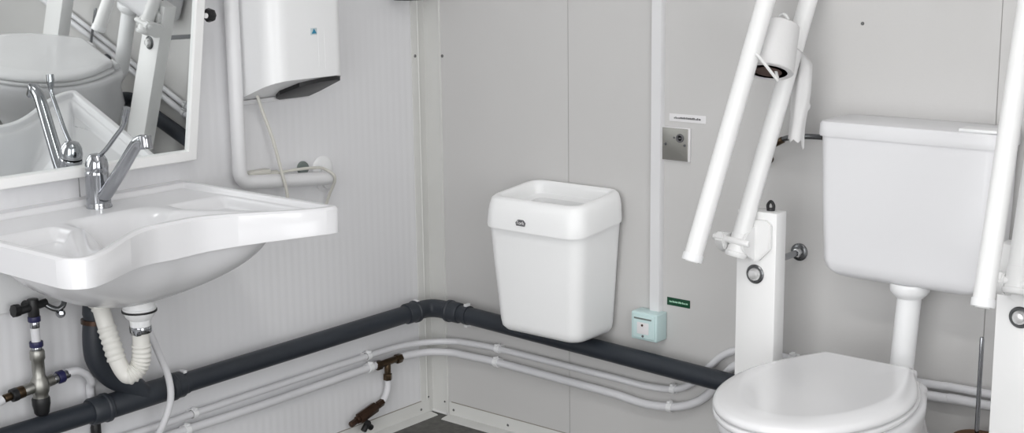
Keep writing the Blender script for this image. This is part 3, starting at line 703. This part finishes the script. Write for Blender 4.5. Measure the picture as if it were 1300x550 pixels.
# ------------------------------------------------------------------ toilet
tcx = 1.452
tl_ = thing('toilet', 'white ceramic toilet with closed glossy lid under the cistern', 'toilet', (tcx, -0.40, 0))
def dshape(w, wb, yb, yf, n=44, rc=0.02, cx=tcx):
    """closed outline: straight rear edge half-width wb, widest w, elliptical front"""
    pts = []
    ym = yb - (yb - yf) * 0.48
    for k in range(n + 1):                       # front half, right to left
        a = PI * k / n
        pts.append((cx + w * math.cos(a), ym - (ym - yf) * math.sin(a)))
    side = []
    for k in range(1, 13):                       # left side going back
        t = k / 13
        side.append((w - (w - wb) * t ** 2.0, ym + (yb - rc - ym) * t))
    pts += [(cx - s, y) for s, y in side]
    for k in range(6):
        a = PI / 2 * k / 5
        pts.append((cx - wb + rc - rc * math.cos(a), yb - rc + rc * math.sin(a)))
    for k in range(6):
        a = PI / 2 * k / 5
        pts.append((cx + wb - rc + rc * math.sin(a), yb - rc + rc * math.cos(a)))
    pts += [(cx + s, y) for s, y in reversed(side)]
    return pts
bm = B()
spec = [(0.000, .118, .110, -.11, -.50), (0.010, .120, .112, -.108, -.505), (0.06, .108, .102, -.115, -.48), (0.16, .105, .100, -.12, -.46), (0.25, .125, .110, -.125, -.52), (0.33, .158, .125, -.13, -.60), (0.39, .176, .118, -.150, -.655), (0.425, .182, .126, -.152, -.672), (0.440, .182, .126, -.152, -.672), (0.446, .176, .120, -.158, -.666),
        (0.446, .12, .09, -.22, -.60), (0.43, .11, .08, -.24, -.58), (0.30, .07, .05, -.30, -.48), (0.27, .03, .02, -.35, -.42)]
rs = [ring(bm, dshape(w, wb, yb, yf, rc=min(.05, wb * .8)), z) for z, w, wb, yb, yf in spec]
skin(bm, rs); finish('bowl', bm, 'ceramic', tl_, ang=60)
bm = B()
rs = [ring(bm, dshape(w, wb, yb, yf), z) for z, w, wb, yb, yf in ((.448, .170, .110, -.205, -.672), (.4485, .178, .115, -.20, -.680), (.452, .181, .118, -.198, -.683), (.458, .181, .118, -.198, -.683), (.4615, .178, .115, -.20, -.680), (.4615, .118, .06, -.27, -.60), (.448, .118, .06, -.27, -.60))]
skin(bm, rs + [rs[0]], cap=False); finish('seat', bm, 'lidp', tl_, ang=50)
bm = B()
rs = [ring(bm, dshape(w, wb, yb, yf, rc=rc), z) for z, w, wb, yb, yf, rc in ((.4635, .176, .108, -.205, -.678, .028), (.4650, .180, .112, -.202, -.682, .028), (.470, .1815, .113, -.201, -.684, .028), (.4765, .1795, .112, -.201, -.682, .028), (.4815, .173, .110, -.202, -.674, .026), (.4850, .160, .105, -.206, -.655, .016), (.4870, .143, .098, -.212, -.632, .014), (.4868, .135, .094, -.218, -.622, .012), (.4862, .125, .088, -.225, -.61, .01), (.4862, .06, .05, -.32, -.52, .01))]
skin(bm, rs); finish('lid', bm, 'lidp', tl_, ang=60)
for s in (-1, 1):
    bm = B(); cyl(bm, (tcx + s * .078 - .018, -0.186, 0.463), (tcx + s * .078 + .018, -0.186, 0.463), 0.012, 18, .002); cyl(bm, (tcx + s * .078, -0.186, 0.444), (tcx + s * .078, -0.186, 0.462), 0.009, 14)
    finish('hinge', bm, 'lidp', tl_)

# toilet brush
tb = thing('toilet_brush', 'toilet brush with slim chrome handle in an amber-brown holder between toilet and right rail post', 'toilet brush', (1.655, -0.11, 0.20))
bm = B(); lathe(bm, [(0, 0), (0.040, 0), (0.044, .004), (0.047, .10), (0.048, .128), (0.045, .128), (0.043, .10), (0.040, .012), (0, .012)], (1.652, -0.105, 0.202), (0, 0, 1), 28)
box(bm, 1.632, 1.672, -0.062, 0.0, 0.27, 0.31, .003); finish('holder', bm, 'amber', tb)
bm = B(); lathe(bm, [(0, 0), (0.0048, 0), (0.0048, .25), (0.0050, .325), (0.004, .331), (0, .332)], (1.652, -0.105, 0.215), (0, 0, 1), 16); finish('handle', bm, 'chrome', tb)
bm = B(); lathe(bm, [(0, 0), (0.025, 0), (0.034, .02), (0.034, .07), (0.02, .085), (0, .085)], (1.652, -0.105, 0.216), (0, 0, 1), 20); finish('bristles', bm, 'label', tb)
pj = thing('pipe_fitting', 'small dark pipe fitting on the wall below the water tubes, beside the toilet brush', 'fitting', (1.69, 0, 0.32))
bm = B(); lathe(bm, [(0, 0), (0.030, 0), (0.030, .004), (0.022, .008), (0.020, .045), (0, .047)], (1.692, 0, 0.318), (0, -1, 0), 24); finish('body', bm, 'drain2', pj)
bm = B(); lathe(bm, [(0, 0), (0.005, 0), (0.004, .003), (0, .004)], (1.694, 0, 0.358), (0, -1, 0), 12); finish('screw', bm, 'screw', pj)

# ------------------------------------------------------------------ rail posts
def post(cx, label):
    p = thing('rail_post', label, 'post', (cx, -0.178, 0), 'white posts on both sides of the toilet')
    bm = B(); box(bm, cx - .0485, cx + .0485, -0.200, -0.156, 0.006, 0.768, 0.0018, 2); finish('column', bm, 'enamel', p)
    bm = B(); box(bm, cx - .075, cx + .075, -0.24, -0.12, 0.0, 0.007, 0.002); finish('foot_plate', bm, 'enamel', p)
    bm = B(); cyl(bm, (cx, -0.158, 0.641), (cx, -0.008, 0.641), 0.0075, 16); ro = finish('wall_rod', bm, 'chrome', p)
    bm = B(); lathe(bm, [(0, 0), (0.0205, 0), (0.0205, .004), (0.016, .007), (0.010, .008), (0, .008)], (cx, 0, 0.641), (0, -1, 0), 28); fl = finish('wall_flange', bm, 'darkchrome', ro)
    bm = B(); cyl(bm, (cx, -0.008, 0.641), (cx, -0.018, 0.641), 0.011, 6, .001); finish('flange_nut', bm, 'bright', ro)
    bm = B(); lathe(bm, [(0, 0), (0.021, 0), (0.0215, .003), (0.019, .005), (0.0155, .005), (0.0150, .003), (0, .003)], (cx, -0.200, 0.628), (0, -1, 0), 30); b1 = finish('bolt_washer', bm, 'darkchrome', p)
    bm = B(); lathe(bm, [(0, 0), (0.0145, 0), (0.0140, .006), (0.010, .011), (0, .013)], (cx, -0.203, 0.628), (0, -1, 0), 24); finish('bolt_cap', bm, 'bright', b1)
    bm = B(); tube(bm, smoothpath([(cx - .006 + .018, -0.172, 0.768), (cx + .011, -0.172, 0.780), (cx + .018, -0.172, 0.788), (cx + .025, -0.172, 0.780), (cx + .024, -0.172, 0.768)]), 0.0035, 10)
    lathe(bm, [(0, 0), (0.009, 0), (0.008, .005), (0, .006)], (cx + .018, -0.172, 0.768), (0, 0, 1), 16); finish('eye_bolt', bm, 'black', p)
    return p
post(1.177, 'white rectangular rail post with round bolt, left of the toilet lid')
post(1.760, 'white rectangular rail post cut by the right edge of the photo')

def rail(label, fb, rb, slx, sly, ztop, px_):
    """folded-up rail: front tube (free end) and rear tube (hinged) joined by a bend at the top"""
    t = thing('folding_grab_rail', label, 'grab rail', (px_, -0.2, 0.70), 'folded-up grab rails on the two posts')
    d = Vector((slx, sly, 1.0)); fb = Vector(fb); rb = Vector(rb)
    ft = fb + d * (ztop - fb.z); rt = rb + d * (ztop - rb.z)
    w = ft - rt; dn = d.normalized()
    off = w.dot(dn); ft = ft - dn * off
    w = ft - rt; R_ = w.length / 2; mid = (ft + rt) / 2; wn = w.normalized()
    arc = [mid - wn * R_ * math.cos(PI * k / 14) + dn * R_ * math.sin(PI * k / 14) for k in range(15)]
    pts = [rb, rb + (rt - rb) * .5] + arc + [ft + (fb - ft) * .5, fb]
    bm = B(); tube(bm, pts, 0.0195, 26); finish('tube', bm, 'enamel', t)
    bm = B(); lathe(bm, [(0, -.008), (0.0212, -.008), (0.0217, -.006), (0.0217, .006), (0.0208, .008), (0.0196, .008), (0, .008)], fb - dn * 0.003, d, 28); ec = finish('end_cap', bm, 'plastic', t)
    bm = B(); lathe(bm, [(0, 0), (0.014, 0), (0.013, .002), (0, .002)], fb - dn * 0.011, -dn, 24); finish('cap_disc', bm, 'enamel', ec)
    # hinge: back plate with notched bottom, two cheeks, pivot pin and tube sleeve
    X0, X1 = rb.x - .018, px_ + .040
    bm = B(); prism(bm, [(X0, .742), (X0 + .03, .750), (X1 - .012, .752), (X1, .742), (X1, .690), (px_ + .012, .661), (px_ - .006, .655), (px_ - .020, .668), (X0, .680)], 'y', -0.212, -0.200)
    bmesh.ops.bevel(bm, geom=list(bm.edges), offset=0.002, segments=2, affect='EDGES'); hp = finish('hinge_plate', bm, 'enamel', t)
    bm = B(); prism(bm, [(-0.200, .742), (-0.222, .736), (-0.244, .726), (-0.260, .712), (-0.258, .692), (-0.240, .676), (-0.218, .662), (-0.200, .658)], 'x', rb.x + .019, rb.x + .027)
    bmesh.ops.bevel(bm, geom=list(bm.edges), offset=0.002, segments=2, affect='EDGES'); finish('hinge_cheek', bm, 'enamel', t)
    bm = B(); prism(bm, [(-0.200, .712), (-0.236, .722), (-0.262, .726), (-0.270, .712), (-0.262, .692), (-0.240, .678), (-0.222, .672), (-0.200, .676)], 'x', rb.x - .042, rb.x - .019)
    bmesh.ops.bevel(bm, geom=list(bm.edges), offset=0.003, segments=2, affect='EDGES'); finish('hinge_cheek', bm, 'enamel', t)
    bm = B(); cyl(bm, (rb.x - .050, -0.256, 0.714), (rb.x + .038, -0.254, 0.706), 0.0075, 18, .002); finish('pivot_pin', bm, 'enamel', t)
    bm = B(); lathe(bm, [(0, 0), (0.0215, 0), (0.0245, .004), (0.0245, .010), (0.0215, .012), (0.0208, .050), (0.0198, .052), (0, .052)], rb - dn * .004, d, 28); finish('tube_sleeve', bm, 'enamel', t)
    return t, rb, d
rail('white folding grab rail holding the toilet roll, folded up on the left post', (1.148, -0.41, 0.704), (1.153, -0.247, 0.676), 0.122, 0.318, 1.29, 1.177)
rail('white folding grab rail folded up in front of the right side of the cistern', (1.761, -0.400, 0.703), (1.764, -0.250, 0.690), -0.022, 0.32, 1.29, 1.760)

# ------------------------------------------------------------------ toilet roll
d = Vector((-0.13, 0.46, 1.0)).normalized()
rc = Vector((1.203, -0.212, 1.075))      # centre of the lower end
rl = thing('toilet_roll', 'white toilet roll on the left grab rail with a long loose sheet hanging down', 'toilet roll', tuple(rc))
R0, RI, LL = 0.0540, 0.029, 0.104
bm = B(); lathe(bm, [(RI, 0), (R0 - .002, 0), (R0, .002), (R0, LL - .002), (R0 - .002, LL), (RI, LL), (RI, 0)], rc, d, 40); finish('paper', bm, 'paper', rl)
bm = B(); lathe(bm, [(RI - .0012, -.0005), (RI + .0002, -.0005), (RI + .0002, LL + .0005), (RI - .0012, LL + .0005), (RI - .0012, -.0005)], rc, d, 30); finish('core', bm, 'card', rl)
# loose sheet: hangs from the back right of the roll, wrinkled, torn at the lower end
_, u_, v_ = frame_axes(d)
bm = B(); NS, NW = 34, 12
G = []
p_top = rc + d * (LL - .006)
for i in range(NS + 1):
    t = i / NS; row = []
    for j in range(NW + 1):
        s = j / NW
        # across the sheet: along the roll axis near the top, twisting to hang as a gathered strip
        zz = 1.128 - 0.213 * t - 0.012 * sm(.75, .8, s) * sm(.85, 1, t) + 0.004 * math.sin(s * 19) * sm(.92, 1, t)
        wd = 0.016 + 0.036 * sm(0, .22, t)
        xl = 1.202 - 0.012 * sm(.2, 1, t)
        hang = Vector((xl + wd * s + (0.004 if .6 < t < .66 and s > .9 else 0), -0.100 - 0.010 * s + 0.005 * math.sin(s * 9 + t * 2.0) * sm(0, .3, t) + .003 * math.sin(t * 9 + s * 3), zz))
        base_top = Vector((1.204 + .016 * s, -0.150, 1.128)); k = sm(0, .10, t)
        row.append(base_top * (1 - k) + hang * k)
    G.append(row)
V1 = [[bm.verts.new(p) for p in row] for row in G]; V2 = [[bm.verts.new(p + Vector((0, .0012, 0))) for p in row] for row in G]
for V, fl in ((V1, 1), (V2, -1)):
    for i in range(NS):
        for j in range(NW): bm.faces.new([V[i][j], V[i + 1][j], V[i + 1][j + 1], V[i][j + 1]][::fl])
bo = [(i, 0) for i in range(NS)] + [(NS, j) for j in range(NW)] + [(i, NW) for i in range(NS, 0, -1)] + [(0, j) for j in range(NW, 0, -1)]
for k in range(len(bo)):
    a = bo[k]; c = bo[(k + 1) % len(bo)]; bm.faces.new((V1[a[0]][a[1]], V1[c[0]][c[1]], V2[c[0]][c[1]], V2[a[0]][a[1]]))
finish('loose_sheet', bm, 'paper', rl, ang=80)
rh = thing('roll_holder', 'white bent wire holder passing through the toilet roll between the two rail tubes', 'roll holder', tuple(rc))
bm = B()
topc = rc + d * LL
tube(bm, fillet([topc + Vector((.034, -.002, .014)), topc + Vector((.026, -.002, .026)), topc + Vector((.012, 0, .022)), rc + d * .02 + Vector((.012, 0, 0)), rc - d * .012 + Vector((.026, -.002, -.004)), Vector((1.243, -0.243, 1.062)), Vector((1.222, -0.292, 1.118)), Vector((1.206, -0.282, 1.120))], 0.008, 6), 0.0034, 12)
finish('wire', bm, 'enamel', rh)

# ------------------------------------------------------------------ light, world, camera
w = bpy.data.worlds.new('World'); scene.world = w; w.use_nodes = True
nt = w.node_tree; bg = nt.nodes['Background']
bg.inputs[0].default_value = (0.985, 0.99, 1.0, 1); bg.inputs[1].default_value = 2.0
def area(name, loc, rot, sx, sy, energy, col=(1, 1, 1), portal=False):
    la = bpy.data.lights.new(name, 'AREA'); la.shape = 'RECTANGLE'; la.size = sx; la.size_y = sy; la.energy = energy; la.color = col
    o = bpy.data.objects.new(name, la); C.objects.link(o); o.location = loc; o.rotation_euler = rot
    if portal: la.cycles.is_portal = True
    return o
area('doorway_daylight', ((DX0 + DX1) / 2, YF - 0.05, DZ / 2), (-PI / 2, 0, PI), DX1 - DX0, DZ, 1, portal=True)
area('added_window_daylight', (XR + 0.05, (WY0 + WY1) / 2, (WZ0 + WZ1) / 2), (0, PI / 2, 0), WZ1 - WZ0, WY1 - WY0, 1, portal=True)  # sky portal of the added, unseen window
area('lamp_light', (1.7, -1.7, ZT - 0.085), (0, 0, 0), 1.25, 0.16, 3, (1, 0.98, 0.95))

Cc = Vector((2.662, -2.801, 1.361))
yaw, pitch, roll = math.radians(-40), math.radians(11.45), math.radians(-.75)
fwv = Vector((math.sin(yaw) * math.cos(pitch), math.cos(yaw) * math.cos(pitch), -math.sin(pitch)))
r0 = Vector((math.cos(yaw), -math.sin(yaw), 0)); u0 = r0.cross(fwv)
rv = r0 * math.cos(roll) + u0 * math.sin(roll); uv = -r0 * math.sin(roll) + u0 * math.cos(roll)
cam = bpy.data.cameras.new('camera'); co = bpy.data.objects.new('camera', cam); C.objects.link(co)
Rm = Matrix((rv, uv, -fwv)).transposed().to_4x4()
co.matrix_world = Matrix.Translation(Cc) @ Rm
cam.sensor_fit = 'HORIZONTAL'; cam.sensor_width = 36; cam.lens = 1750 / 1300 * 36; cam.clip_start = 0.02
scene.camera = co
vs = scene.view_settings
vs.view_transform = 'Standard'; vs.look = 'None'; vs.gamma = 1; vs.use_curve_mapping = False; vs.exposure = 1.08
scene.cycles.max_bounces = 8; scene.cycles.diffuse_bounces = 5
for o in bpy.data.objects:
    if '_o' in o: del o['_o']
